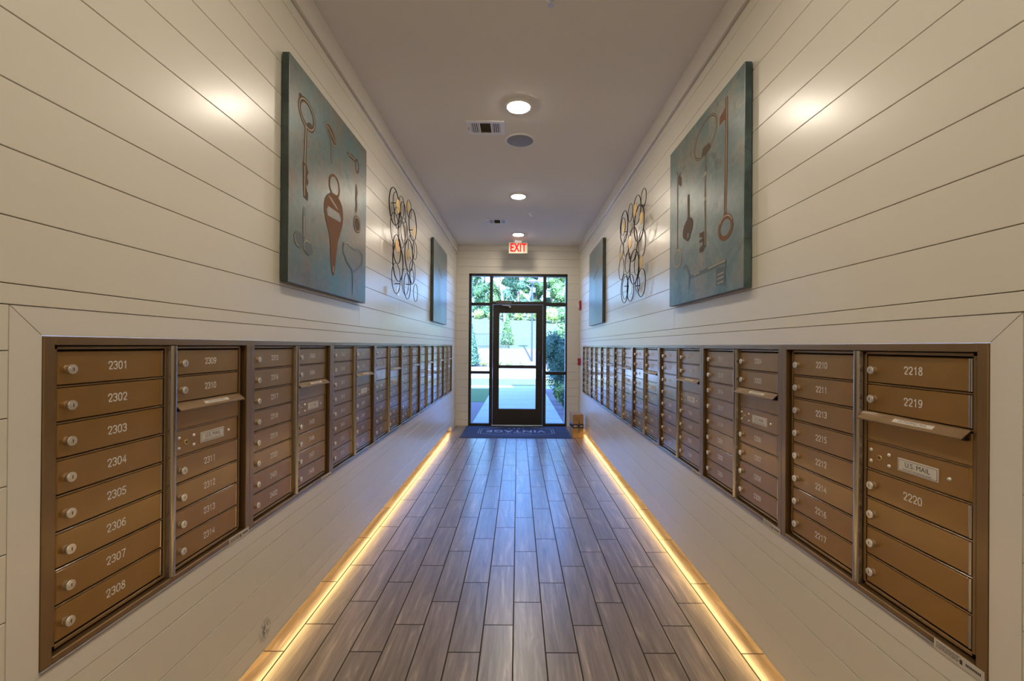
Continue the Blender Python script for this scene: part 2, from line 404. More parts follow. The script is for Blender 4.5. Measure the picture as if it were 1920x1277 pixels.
    mb = MB(); mb.box((x0+s*.030, YB+.05, .070), (x0+s*.040, y1-.03, .0838), mi=1); mb.box((x0+s*.026, YB+.05, .0838), (x0+s*.046, y1-.03, .0848), mi=0)
    o = build('led_strip_light', mb, [M['white'], M['led']])
    tag(o, 'warm glowing LED strip tucked under the %s wall' % ('left' if s < 0 else 'right'), 'strip light', None)
side_wall(-1); side_wall(1)
# end wall with the opening for door and sidelights
OX0, OX1, OZ = -.866, .866, 2.683
mb = MB(); lines = [-.03]+[.537-.1415*3+.1415*k for k in range(22)]; lines = [z for z in lines if z < ZC-.07]+[ZC]
lines[0] = 0.0
for z0, z1 in zip(lines[:-1], lines[1:]):
    a, b = z0+.0015, z1-.0015
    segs = [(XL, OX0), (OX1, XR)] if b <= OZ else ([(XL, XR)] if a >= OZ else None)
    if segs is None:
        mb.box((XL, YE, a), (OX0, YE+TH, b), .001); mb.box((OX1, YE, a), (XR, YE+TH, b), .001); mb.box((OX0, YE, OZ), (OX1, YE+TH, b)); continue
    for x0, x1 in segs: mb.box((x0, YE, a), (x1, YE+TH, b), .001)
for x0, x1, z0, z1 in ((XL-.14, OX0, 0, ZC), (OX1, XR+.14, 0, ZC), (OX0, OX1, OZ, ZC)): mb.box((x0, YE+TH, z0), (x1, YE+.16, z1))
struct(build('wall_end', mb, M['wall']), 'end wall of cream shiplap boards around the glass entrance')
mb = MB(); mb.box((XL-.14, YB-.12, 0), (XR+.14, YB, ZC)); struct(build('wall_back', mb, M['wall']))
# unseen building mass outside, shaped to throw the stepped shade on the walk
mb = MB()
for x0, x1, z0, z1 in ((-9, OX0, -.1, 5.4), (OX0, OX1, OZ, 5.4), (OX1, 9, -.1, 5.4), (.55, 9, 5.4, 6.35)): mb.box((x0, YE+.17, z0), (x1, YE+.42, z1))
struct(build('wall_facade', mb, M['brick']), 'outer face of the building around the entrance, shaped to shade the walk')
mb = MB(); mb.box((-9, YB-.3, ZC+.13), (9, YE+.42, ZC+.4)); mb.box((-9, YB-.3, ZC+.13), (9, YB-.2, 5.4)); struct(build('roof', mb, M['roofm']), 'unseen roof slab added over the corridor to block the sun')  # unseen slab, added to keep the sun off the corridor

# ------------------------------------------------------------------ entrance: storefront windows and glass door
FY0, FY1 = YE+.012, YE+.10
wn = struct(empty('window_1', (0, FY0, 0)), 'dark aluminium storefront frame with sidelights and transom')
def fr(name, rects, parent, y0=0.0, y1=.088, m=None, ch=.002):
    mb = MB()
    for x0, x1, z0, z1 in rects: mb.box((x0, y0, z0), (x1, y1, z1), ch)
    return build(name, mb, m or M['frame'], parent)
fr('window_frame', [(OX0, -.822, 0, OZ), (.838, OX1, 0, OZ), (OX0, OX1, 2.640, OZ), (-.502, -.447, 0, 2.64), (.440, .497, 0, 2.64),
                    (-.447, .440, 2.142, 2.195), (-.822, -.502, 2.120, 2.172), (.497, .838, 2.120, 2.178),
                    (-.822, -.502, .917, .965), (.497, .838, .908, .965), (-.822, -.502, 0, .046), (.497, .838, 0, .046)], wn)
for x0, x1, z0, z1 in ((-.822, -.502, 2.172, 2.64), (-.447, .440, 2.195, 2.64), (.497, .838, 2.178, 2.64), (-.822, -.502, .965, 2.12), (.497, .838, .965, 2.12), (-.822, -.502, .046, .917), (.497, .838, .046, .908)):
    mb = MB(); mb.box((x0, .040, z0), (x1, .046, z1)); build('window_pane', mb, M['glass'], wn)
dr = struct(empty('door_1', (0, FY0, 0)), 'dark framed glass entrance door')
dx0, dx1 = -.442, .436
fr('door_frame', [(dx0, -.331, .022, 2.137), (.318, dx1, .022, 2.137), (-.331, .318, 1.992, 2.137), (-.331, .318, .022, .304), (-.331, .318, 1.016, 1.070)], dr, .006, .052)
for z0, z1 in ((1.070, 1.992), (.304, 1.016)):
    mb = MB(); mb.box((-.331, .026, z0), (.318, .032, z1)); build('door_pane', mb, M['glass'], dr)
mb = MB(); mb.box((-.46, -.015, 0), (.45, .08, .018), .004); build('threshold', mb, M['alu'], dr)
mb = MB(); mb.box((-.385, -.055, 2.145), (-.115, -.001, 2.205), .006); build('door_closer', mb, bronze('closer_paint', (.10, .085, .085, 1), .5, .4), dr)
mb = MB(); mb.box((-.28, -.06, 2.115), (-.15, -.035, 2.127), .003); mb.tube([(-.27, -.045, 2.12), (-.14, -.085, 2.10)], .008); mb.box((-.16, -.095, 2.075), (-.125, -.055, 2.115), .004); build('closer_arm', mb, M['alu'], dr)
mb = MB(); mb.tube([(.375, -.001, .93), (.375, -.05, .94), (.375, -.055, 1.05), (.375, -.055, 1.20), (.375, -.05, 1.31), (.375, -.001, 1.32)], .011, 10); build('pull_handle', mb, M['frame'], dr)
mb = MB(); mb.cyl((.375, .007, .50), (.375, -.010, .50), .016); mb.cyl((.375, .007, .44), (.375, -.008, .44), .010); build('door_lock', mb, M['frame'], dr)

# ------------------------------------------------------------------ mailbox units
STROKES = {'0': [[(.25, 0), (.75, 0), (1, .25), (1, .75), (.75, 1), (.25, 1), (0, .75), (0, .25), (.25, 0)]],
 '1': [[(.25, .8), (.6, 1), (.6, 0)]],
 '2': [[(0, .75), (.1, .93), (.35, 1), (.7, 1), (.95, .88), (1, .68), (.85, .48), (0, .0), (1, 0)]],
 '3': [[(0, .85), (.2, 1), (.75, 1), (1, .8), (.9, .6), (.45, .52), (.9, .45), (1, .22), (.75, 0), (.2, 0), (0, .15)]],
 '4': [[(.75, 0), (.75, 1), (0, .3), (1, .3)]],
 '5': [[(.95, 1), (.1, 1), (.05, .55), (.6, .62), (.95, .45), (1, .25), (.75, 0), (.2, 0), (0, .12)]],
 '6': [[(.9, .95), (.5, 1), (.15, .75), (0, .35), (.15, .05), (.5, 0), (.85, .05), (1, .3), (.85, .55), (.5, .6), (.15, .5), (0, .3)]],
 '7': [[(0, 1), (1, 1), (.4, 0)]],
 '8': [[(.5, .54), (.15, .68), (.1, .86), (.3, 1), (.7, 1), (.9, .86), (.85, .68), (.5, .54), (.1, .4), (0, .2), (.2, 0), (.8, 0), (1, .2), (.9, .4), (.5, .54)]],
 '9': [[(.1, .05), (.5, 0), (.85, .25), (1, .65), (.85, .95), (.5, 1), (.15, .95), (0, .7), (.15, .45), (.5, .4), (.85, .5), (1, .7)]]}
def smooth(pts, it=1):
    for _ in range(it):
        q = [pts[0]]
        for a, b in zip(pts[:-1], pts[1:]): q += [(a[0]*.75+b[0]*.25, a[1]*.75+b[1]*.25), (a[0]*.25+b[0]*.75, a[1]*.25+b[1]*.75)]
        pts = q+[pts[-1]]
    return pts
def digits_mesh(s):
    mb = MB(); h = .0200; wd = .0105; adv = .0150; sw = .0015; x = -(len(s)*adv-(adv-wd))/2
    for ch in s:
        for st in STROKES[ch]:
            p = smooth(st, 1) if ch not in '147' else st
            P = [Vector((x+a*wd, (b-.5)*h)) for a, b in p]; P = [P[0]]+[b for a, b in zip(P[:-1], P[1:]) if (b-a).length > 1e-6]
            n = len(P); V = []
            for i in range(n):
                d0 = (P[i]-P[i-1]).normalized() if i else (P[1]-P[0]).normalized(); d1 = (P[i+1]-P[i]).normalized() if i < n-1 else d0
                t = d0+d1; t = t.normalized() if t.length > .2 else d0; k_ = 1/max(.55, t.dot(d0)); nn = Vector((-t.y, t.x))*sw*k_
                e_ = t*(-sw*.7 if i == 0 else (sw*.7 if i == n-1 else 0)); dep = -i*.000012
                V += [(P[i].x+nn.x+e_.x, dep, P[i].y+nn.y+e_.y), (P[i].x-nn.x+e_.x, dep, P[i].y-nn.y+e_.y)]
            mb.add(V, [(2*i, 2*i+1, 2*i+3, 2*i+2) for i in range(n-1)])
        x += adv
    return mb.mesh('door_number', M['ink_w'])
P_, DH, DW = .088, .0815, .318
DY = .0135                                  # door face sits this far behind the wall face
def proto():
    d = {}
    mb = MB()
    for a, b in (((0.0004, -.004, 0), (.026, .034, HB)), ((W-.026, -.004, 0), (W-.0004, .034, HB)), ((.026, -.004, 0), (W-.026, .034, .017)), ((.026, -.004, HB-.021), (W-.026, .034, HB))):
        mb.box(a, b, .0018)
    d['frame'] = mb.mesh('trim_frame', M['bronze2'])
    mb = MB(); mb.box((.012, .034, .010), (W-.012, .36, HB-.008)); d['body'] = mb.mesh('cabinet_body', M['dark'])
    mb = MB()                               # column frame: stiles and ledges between doors
    w0 = DW+.030; x0 = -.012
    mb.box((x0, DY-.001, .022), (-.0025, DY+.02, .7455), .001); mb.box((DW+.0025, DY-.001, .022), (DW+.011, DY+.02, .7455), .001)
    mb.box((x0, DY-.001, .7375), (DW+.011, DY+.02, .7455), .001); mb.box((x0, DY-.001, .022), (DW+.011, DY+.02, .0315), .001)
    for k in range(1, 8): z = .0355+P_*k-.0032; mb.box((-.003, DY-.0015, z-.0022), (DW+.003, DY+.02, z+.0012), .0006)
    d['col'] = mb.mesh('column_frame', M['bronze2'])
    mb = MB()                               # rounded hinge post between the columns
    prof = [(-.012, .030), (-.012, .002), (-.0095, -.003), (-.005, -.0058), (0, -.0066), (.005, -.0058), (.0095, -.003), (.012, .002), (.012, .030)]
    n = len(prof); v = [(x, y, .018) for x, y in prof]+[(x, y, HB-.022) for x, y in prof]
    mb.add(v, [(i, i+1, i+1+n, i+n) for i in range(n-1)], 0, True)
    d['post'] = mb.mesh('hinge_post', M['edge'])
    mb = MB(); mb.box((0, DY, 0), (DW-.007, DY+.016, DH), .0022)
    mb.lathe((DW-.0055, DY+.0045, .001), (0, 0, 1), [(0, .0052), (DH-.002, .0052)], 14, 1)
    d['door'] = mb.mesh('mailbox_door', [M['bronze'], M['edge']])
    mb = MB()                               # cam lock with keyway
    mb.lathe((0, DY, 0), (0, -1, 0), [(0, .0100), (.008, .0100), (.0085, .0122), (.0115, .0122), (.0128, .0112)], 24, 0)
    mb.lathe((0, DY-.0128, 0), (0, -1, 0), [(0, .0072), (.0008, .0068)], 20, 0)
    mb.box((-.0009, DY-.0141, -.0042), (.0009, DY-.0133, .0042), mi=1)
    d['lock'] = mb.mesh('cam_lock', [M['chrome'], M['keyway']])
    mb = MB(); mb.box((0, DY, 0), (DW, DY+.016, .078), .0015); d['blank'] = mb.mesh('compartment_panel', M['bronze'])
    mb = MB(); mb.box((0, DY+.001, 0), (DW-.007, DY+.017, .0835), .002); mb.lathe((DW-.0055, DY+.0065, .001), (0, 0, 1), [(0, .0052), (.0815, .0052)], 14)
    d['panel'] = mb.mesh('carrier_access_panel', M['bronze'])
    mb = MB(); mb.lathe((0, DY+.001, 0), (0, -1, 0), [(0, .0058), (.002, .0052), (.0038, .0030), (.0044, .0008)], 12); d['rivet'] = mb.mesh('rivet', M['chrome'])
    mb = MB(); mb.lathe((0, DY+.001, 0), (0, -1, 0), [(0, .0095), (.0012, .0095), (.0016, .0085)], 20); mb.box((-.0060, DY-.0016, -.0012), (.0060, DY-.0004, .0012), mi=1); mb.box((-.0012, DY-.0016, -.0045), (.0012, DY-.0004, .0045), mi=1)
    d['arrow'] = mb.mesh('arrow_lock', [M['brass'], M['keyway']])
    mb = MB(); mb.box((0, DY-.001, 0), (.122, DY+.002, .036), .0005); d['plate'] = mb.mesh('carrier_label', M['plate'])
    mb = MB()
    for a, b in (((.003, .0), (.119, .0008)), ): pass
    for x0, z0, x1, z1 in ((.003, .003, .119, .0038), (.003, .0322, .119, .033), (.003, .003, .0038, .033), (.1182, .003, .119, .033)):
        mb.box((x0, DY-.0014, z0), (x1, DY-.0008, z1))
    d['pborder'] = mb.mesh('label_border', M['ink_k'])
    mb = MB()                               # hood over the outgoing slot
    L = .330; q = [(-.004, .022), (-.026, .002), (-.0262, -.0012), (-.0245, -.0012), (-.004, .0188), (.016, .0188), (.016, .022)]
    v = [(0, DY+a, b) for a, b in q]+[(L, DY+a, b) for a, b in q]; n = len(q)
    mb.add(v, [tuple(range(n)), tuple(reversed(range(n, 2*n)))]+[(i, i+n, (i+1) % n+n, (i+1) % n) for i in range(n)], 0)
    d['hood'] = recalc(mb.mesh('outgoing_mail_hood', M['bronze2']))
    mb = MB(); mb.box((.006, DY-.014, -.004), (.018, DY+.004, .012), .002); mb.box((L-.018, DY-.014, -.004), (L-.006, DY+.004, .012), .002); mb.box((.02, DY+.001, -.002), (L-.02, DY+.012, .016))
    d['slot'] = mb.mesh('mail_slot', M['black'])
    mb = MB(); mb.box((-.062, -.006, -.0006), (.062, .006, .0004)); d['hplate'] = mb.mesh('outgoing_label', M['plate'])
    d['htext'] = text_mesh('OUTGOING MAIL', .0112, M['ink_k'], sx=1.0); d['ptext'] = text_mesh('U.S. MAIL', .0190, M['ink_k'])
    d['psmall'] = text_mesh('APPROVED BY THE POSTMASTER GENERAL', .0046, M['ink_k'])
    mb = MB(); mb.box((0, -.0046, -.009), (.122, -.0036, .0165)); d['sticker'] = mb.mesh('inspection_sticker', mat('silver_sticker', (.60, .56, .50, 1), .35))
    mb = MB(); rr = random.Random(5)
    for i in range(4):
        x = .006
        while x < .062: l = rr.uniform(.003, .010); mb.box((x, -.0050, .010-i*.004), (x+l, -.0045, .0115-i*.004)); x += l+.0015
    mb.box((.066, -.0050, -.003), (.072, -.0045, .008)); x = .080
    for i in range(9): mb.box((x, -.0050, .001), (x+.0026, -.0045, .007)); x += .0040
    d['stext'] = mb.mesh('sticker_print', M['ink_k'])
    return d
U = proto()
def make_unit(side, k, nums, label):
    if side < 0: e = empty('mailbox_unit', (XL, Y0L+k*W, ZB), PI/2)
    else: e = empty('mailbox_unit', (XR, Y0R+(k+1)*W, ZB), -PI/2)
    tag(e, label, 'mailboxes', 'recessed mailbox units along the %s wall' % ('left' if side < 0 else 'right'))
    put('trim_frame', U['frame'], e); put('cabinet_body', U['body'], e); put('hinge_post', U['post'], e, (.390, 0, 0))
    if k < 7: 
        s = put('inspection_sticker', U['sticker'], e, (.660, 0, 0)); s['label'] = 'silver sticker on the bottom frame'; put('sticker_print', U['stext'], s)
    it = iter(nums)
    for c, x in ((0, .049), (1, .417)):
        put('column_frame', U['col'], e, (x, 0, 0))
        for r in range(8):
            z = .0355+P_*(7-r)
            if c == 1 and r == 2:
                put('compartment_panel', U['blank'], e, (x, 0, z-.0015))
                h = put('outgoing_mail_hood', U['hood'], e, (x-.012, 0, z+.062)); put('mail_slot', U['slot'], h)
                a = math.radians(48-6)
                pl = put('outgoing_label', U['hplate'], h, (.185, DY-.0150, .0128), (math.atan2(.020, .022), 0, 0))
                if k < 5: put('outgoing_lettering', U['htext'], h, (.185, DY-.0153, .0134), (math.atan2(.020, .022), 0, 0))
                continue
            if c == 1 and r == 3:
                p = put('carrier_access_panel', U['panel'], e, (x, 0, z-.001))
                for a, b in ((.015, .058), (.081, .056), (.015, .024), (.081, .024), (.262, .040)): put('rivet', U['rivet'], p, (a, 0, b))
                put('arrow_lock', U['arrow'], p, (.046, 0, .040))
                q = put('carrier_label', U['plate'], p, (.112, 0, .022)); q['label'] = 'pale label reading U.S. MAIL'
                if k < 5:
                    put('label_border', U['pborder'], p, (.112, 0, .022)); put('label_lettering', U['ptext'], p, (.173, DY-.0013, .0425), (PI/2, 0, 0)); put('label_lettering', U['psmall'], p, (.173, DY-.0013, .0295), (PI/2, 0, 0))
                continue
            d = put('mailbox_door', U['door'], e, (x, 0, z)); put('cam_lock', U['lock'], d, (.0245, 0, DH*.46))
            nm = next(it, None)
            if nm: put('door_number', digits_mesh(str(nm)), d, (DW/2, DY-.0003, DH*.52))
    return e
seqL = [list(range(2301, 2315)), [2315, 2316, 2317, 2318, 2319, 2320, 2401, 2402, 2403, 2404, 2405, 2406, 2407, 2408],
        list(range(2409, 2421))+[2501, 2502], list(range(2503, 2517)), [2517, 2518, 2519, 2520]+list(range(2601, 2611))]
seqR = [[2210, 2211, 2213, 2215, 2212, 2214, 2216, 2217, 2218, 2219, 2220], [2111, 2113, 2114, 2117, 2119, 2201, 2202, 2203, 2204, 2205, 2206, 2207, 2208, 2209],
        [2016, 2017, 2018, 2019, 2020, 2101, 2102, 2103, 2104, 2105, 2106, 2108, 2107, 2109], list(range(2002, 2016)), list(range(1909, 1921))+[2001, 2002]]
LAB = ['bronze mailbox unit nearest the camera on the {s} wall, numbered {a} to {b}', 'second bronze mailbox unit from the camera on the {s} wall, numbered {a} to {b}',
       'third bronze mailbox unit from the camera on the {s} wall, under the key canvas', 'fourth bronze mailbox unit from the camera on the {s} wall, under the circle sculpture',
       'fifth bronze mailbox unit from the camera on the {s} wall', 'sixth bronze mailbox unit from the camera on the {s} wall, third from the door end',
       'seventh bronze mailbox unit on the {s} wall, second from the door end', 'eighth and last bronze mailbox unit on the {s} wall, beside the entrance']
for k in range(8):
    for s in (-1, 1):
        sq = seqL if s < 0 else seqR; nums = sq[k] if k < len(sq) else []
        sh = {(-1, 0): (2301, 2314), (-1, 1): (2315, 2408), (1, 0): (2210, 2220), (1, 1): (2111, 2209)}.get((s, k), (0, 0))
        make_unit(s, k, nums, LAB[k].format(s='left' if s < 0 else 'right', a=sh[0], b=sh[1]))

# ------------------------------------------------------------------ canvases with painted keys
def canvas(side, y0, y1, z0, z1, name, label, group, face, edge, th=.038):
    """origin at the bottom left corner seen from the room; local x right, -y towards the room"""
    if side < 0: e = empty(name, (XL+.002, y0, z0), PI/2)
    else: e = empty(name, (XR-.002, y1, z0), -PI/2)
    tag(e, label, 'wall art', group); LAY[0] = 0
    w_, h_ = y1-y0, z1-z0
    mb = MB(); mb.box((0, -th, 0), (w_, -.004, h_), .002)
    me = mb.mesh('canvas_panel', [edge, face])
    for p in me.polygons:
        if p.normal.y < -.9: p.material_index = 1
    put('canvas_panel', me, e)
    mb = MB(); mb.box((.03, -.004, .03), (w_-.03, .0015, h_-.03)); build('stretcher_bar', mb, M['bark'], e)
    return e, -th-.0006
LAY = [0]
def nexty(y): LAY[0] += 1; return y-LAY[0]*.00003
def ribbon(mb, pts, wd, y, mi=0, closed=False, ws=None):
    y = nexty(y)
    P = [Vector((a, b)) for a, b in pts]; n = len(P); L = []; R = []
    for i in range(n):
        a = P[(i-1) % n] if (closed or i) else P[i]; b = P[(i+1) % n] if (closed or i < n-1) else P[i]
        d = (b-a).normalized(); nn = Vector((-d.y, d.x)); ww = (ws[i] if ws else wd)/2
        L.append(P[i]+nn*ww); R.append(P[i]-nn*ww)
    v = [(p.x, y, p.y) for p in L]+[(p.x, y, p.y) for p in R]
    mb.add(v, [(i, i+n, (i+1) % n+n, (i+1) % n) for i in range(n if closed else n-1)], mi)
def ell(cx, cz, rx, rz, n=32, rot=0):
    return [(cx+rx*math.cos(t)*math.cos(rot)-rz*math.sin(t)*math.sin(rot), cz+rx*math.cos(t)*math.sin(rot)+rz*math.sin(t)*math.cos(rot)) for t in [2*PI*i/n for i in range(n)]]
def poly(mb, pts, y, mi=0):
    y = nexty(y); mb.add([(a, y, b) for a, b in pts], [tuple(range(len(pts)))], mi)
def keyobj(e, mb, mats): 
    me = recalc(mb.mesh('painted_key', mats)); 
    return put('painted_key', me, e)
BR = [M['kbrown'], M['klight']]; CO = [M['kcopper'], M['klight']]; GR = [M['kgrey'], M['klight']]
e, y = canvas(-1, 2.015, 3.040, 1.694, 2.741, 'canvas_picture', 'large teal canvas of old keys with a copper key, near end of the left wall', None, M['cv1'], M['cvs'])
H = .0003
mb = MB(); ribbon(mb, ell(.170, .848, .078, .060, rot=-.25), .026, y, 0, True); ribbon(mb, ell(.170, .848, .080, .062, rot=-.25), .006, y-H, 1, True)
poly(mb, ell(.108, .901, .022, .016, 12), y, 0); poly(mb, ell(.205, .80, .035, .022, 12), y, 0)
ribbon(mb, [(.162, .80), (.151, .595)], .026, y); ribbon(mb, [(.160, .79), (.149, .60)], .008, y-H, 1)
poly(mb, [(.130, .60), (.168, .60), (.190, .57), (.175, .545), (.190, .52), (.172, .49), (.188, .46), (.183, .424), (.140, .433)], y)
ribbon(mb, [(.150, .59), (.150, .44)], .007, y-H, 1); ribbon(mb, [(.165, .50), (.183, .47)], .006, y-H, 1); keyobj(e, mb, BR)
mb = MB(); poly(mb, ell(.455, .886, .078, .040, 24, -.45), y); ribbon(mb, ell(.455, .886, .072, .034, 24, -.45), .005, y-H, 1, True); ribbon(mb, [(.40, .91), (.51, .865)], .006, y-H, 1)
ribbon(mb, [(.458, .86), (.458, .728)], .018, y); ribbon(mb, [(.456, .85), (.457, .73)], .006, y-H, 1); keyobj(e, mb, BR)
mb = MB(); ribbon(mb, ell(.846, .868, .026, .040, 20), .016, y, 0, True); ribbon(mb, [(.825, .895), (.76, .89), (.68, .885)], .024, y, 0, ws=[.02, .03, .012]); ribbon(mb, [(.81, .893), (.70, .887)], .006, y-H, 1); keyobj(e, mb, BR)
mb = MB(); poly(mb, ell(.100, .214, .050, .038, 20, -.2), y); poly(mb, ell(.190, .196, .050, .036, 20, -.2), y); ribbon(mb, [(.152, .385), (.148, .35), (.150, .235)], .02, y, 0, ws=[.02, .03, .024]); ribbon(mb, [(.146, .34), (.148, .24)], .008, y-H, 1)
ribbon(mb, ell(.190, .196, .045, .031, 20, -.2)[4:14], .006, y-H, 1); ribbon(mb, ell(.100, .214, .045, .031, 20, -.2)[9:16], .006, y-H, 1); keyobj(e, mb, GR)
mb = MB(); ribbon(mb, ell(.500, .614, .068, .058, 32, .1), .014, y, 0, True)
body = ([(.44, .556), (.385, .52), (.362, .455), (.385, .40), (.430, .34), (.450, .28), (.460, .16), (.480, .105), (.500, .105), (.517, .16), (.545, .30), (.59, .37), (.622, .43), (.628, .50), (.60, .545), (.55, .568), (.49, .572)]); body = smooth(body+body[:1], 2)[1:-1]
poly(mb, body, y-.0001, 0); k_ = mb
ribbon(mb, [(.42, .535), (.46, .525), (.52, .505), (.55, .497)], .014, y-H, 1, ws=[.004, .016, .014, .003]); ribbon(mb, [(.40, .46), (.42, .425)], .008, y-H, 1); ribbon(mb, [(.495, .16), (.49, .125)], .010, y-H, 1)
keyobj(e, mb, CO)['label'] = 'large copper coloured painted key'
mb = MB(); poly(mb, [(.413, .476), (.564, .478), (.592, .455), (.585, .432), (.425, .424), (.408, .445)], y-.0004); put('painted_key_opening', recalc(mb.mesh('painted_key_opening', M['cv1'])), e)
mb = MB(); ribbon(mb, [(.834, .745), (.842, .70), (.832, .66), (.842, .61), (.83, .57)], .03, y, 0, ws=[.018, .034, .024, .03, .03]); poly(mb, ell(.855, .495, .062, .055, 24), y); ribbon(mb, ell(.855, .495, .052, .045, 24), .006, y-H, 1, True); ribbon(mb, [(.834, .74), (.830, .57)], .006, y-H, 1); keyobj(e, mb, BR)
mb = MB(); ribbon(mb, [(.791, .179), (.692, .222), (.628, .273), (.640, .325), (.70, .338), (.760, .325), (.797, .318), (.84, .328), (.90, .335), (.960, .312), (.955, .257), (.866, .209), (.795, .179)], .016, y); ribbon(mb, [(.791, .185), (.787, .041)], .016, y); ribbon(mb, [(.65, .328), (.70, .340), (.75, .330)], .006, y-H, 1); ribbon(mb, [(.785, .17), (.784, .05)], .005, y-H, 1); keyobj(e, mb, GR)

e, y = canvas(1, 2.027, 3.025, 1.686, 2.728, 'canvas_picture', 'large teal canvas of long antique keys, near end of the right wall', None, M['cv2'], M['cvs2'])
mb = MB(); ribbon(mb, ell(.565, .892, .148, .092, 40, .18), .014, y, 0, True); ribbon(mb, ell(.565, .892, .149, .093, 40, .18), .004, y-H, 1, True); poly(mb, [(.515, .800), (.54, .845), (.62, .842), (.64, .812), (.58, .795)], y-H, 0)
ribbon(mb, [(.572, .80), (.572, .62), (.575, .281)], .020, y); ribbon(mb, [(.572, .79), (.574, .29)], .007, y-H, 1)
for zz in (.69, .55): poly(mb, ell(.574, zz, .016, .012, 12), y-H, 1)
poly(mb, [(.498, .376), (.565, .372), (.565, .285), (.555, .262), (.50, .262), (.50, .29), (.54, .30), (.54, .318), (.50, .318), (.50, .335), (.54, .34), (.52, .35), (.498, .35)], y); keyobj(e, mb, BR)
mb = MB(); ribbon(mb, [(.820, .975), (.819, .70), (.812, .380)], .026, y); ribbon(mb, [(.824, .97), (.820, .40)], .006, y-H, 1); poly(mb, [(.808, .935), (.79, .925), (.745, .912), (.742, .868), (.79, .875), (.808, .868)], y); ribbon(mb, ell(.814, .325, .068, .053, 32), .024, y, 0, True); ribbon(mb, ell(.814, .325, .074, .058, 32)[2:14], .006, y-H, 1); keyobj(e, mb, CO)
mb = MB(); ribbon(mb, [(.143, .866), (.146, .60), (.147, .362)], .015, y); ribbon(mb, [(.143, .85), (.146, .37)], .006, y-H, 1); poly(mb, [(.160, .83), (.205, .85), (.195, .82), (.215, .80), (.215, .745), (.160, .78)], y); ribbon(mb, ell(.148, .302, .068, .055, 28), .012, y, 1, True); keyobj(e, mb, BR)
mb = MB(); ribbon(mb, [(.330, .655), (.332, .50)], .034, y); poly(mb, ell(.322, .450, .085, .058, 24, .3), y); poly(mb, ell(.325, .395, .035, .022, 12), y); ribbon(mb, [(.322, .65), (.324, .52)], .006, y-H, 1); ribbon(mb, [(.33, .42), (.325, .395)], .010, y-H, 1); keyobj(e, mb, BR)
mb = MB(); ribbon(mb, [(.34, .145), (.60, .149), (.828, .155)], .022, y); ribbon(mb, [(.42, .15), (.50, .152)], .008, y-H, 1); ribbon(mb, [(.62, .154), (.82, .16)], .008, y-H, 1); poly(mb, [(.714, .139), (.817, .131), (.818, .033), (.715, .047)], y); 
for zz in (.10, .078, .055): ribbon(mb, [(.73, zz), (.80, zz+.004)], .007, y-H, 1)
ribbon(mb, [(.257, .215), (.30, .225), (.35, .16), (.345, .075)], .022, y); keyobj(e, mb, GR)
for side, a, b, z0, z1, lb in ((-1, 5.478, 6.505, 1.713, 2.750, 'teal canvas picture at the far end of the left wall, beyond the circle sculpture'), (1, 5.440, 6.460, 1.710, 2.754, 'teal canvas picture at the far end of the right wall, beyond the circle sculpture')):
    e, y = canvas(side, a, b, z0, z1, 'canvas_picture', lb, None, M['cv1'], M['cvs'])
    q = (lambda u: u) if side < 0 else (lambda u: 1-u)
    mb = MB(); ribbon(mb, [(q(.33), .78), (q(.36), .70), (q(.60), .62)], .018, y); ribbon(mb, ell(q(.34), .82, .05, .05, 20), .012, y, 1, True); keyobj(e, mb, BR)

# ------------------------------------------------------------------ wire circle sculptures
def rings(side, R, D, label):
    e = empty('circle_wall_sculpture', ((XL if side < 0 else XR), 4.05, 2.3), 0)
    tag(e, label, 'wall art', None)
    s = side; x0 = 0.0; rr = random.Random(9)
    for i, (yy, zz, r, th) in enumerate(R):
        dpt = -s*(.030+.022*(i % 3)/2*1.0+.006*rr.random()); mb = MB()
        mb.tube([(dpt, yy-4.05+r*math.cos(t), zz-2.3+r*math.sin(t)) for t in [2*PI*k/40 for k in range(40)]], th, 6, 0, True)
        build('wire_ring', mb, M['wire'], e)
    for yy, zz, r in D:
        mb = MB(); mb.lathe((-s*.050, yy-4.05, zz-2.3), (-s, 0, 0), [(0, r*.96), (.001, r), (.003, r), (.004, r*.96)], 28); o = build('metal_disc', mb, M['gold'], e)
    for yy, zz in ((3.77, 2.62), (4.38, 2.55), (3.9, 1.95), (4.3, 2.0)):
        mb = MB(); mb.cyl((0, yy-4.05, zz-2.3), (-s*.045, yy-4.05, zz-2.3), .004, 8); build('wall_standoff', mb, M['wire'], e)
Lr = [(3.757,2.585,.154,.0045),(3.771,2.614,.094,.003),(3.775,2.493,.090,.003),(3.978,2.654,.092,.003),(4.009,2.611,.093,.003),(4.169,2.69,.085,.0025),(4.398,2.601,.154,.0045),(3.958,2.4,.120,.003),(3.764,2.224,.120,.004),(3.77,2.401,.132,.003),(4.053,2.45,.120,.003),(4.179,2.255,.152,.0045),(4.494,2.367,.090,.003),(4.312,2.363,.120,.003),(3.739,1.973,.130,.003),(3.89,2.136,.165,.0045),(4.17,1.964,.120,.0035),(4.059,1.991,.120,.003),(4.409,2.138,.115,.003),(4.331,2.081,.078,.003),(4.452,1.937,.089,.003)]
Ld = [(3.794,2.599,.060),(4.137,2.706,.055),(4.39,2.535,.058),(3.778,2.26,.056),(4.161,2.257,.055),(3.809,1.874,.045)]
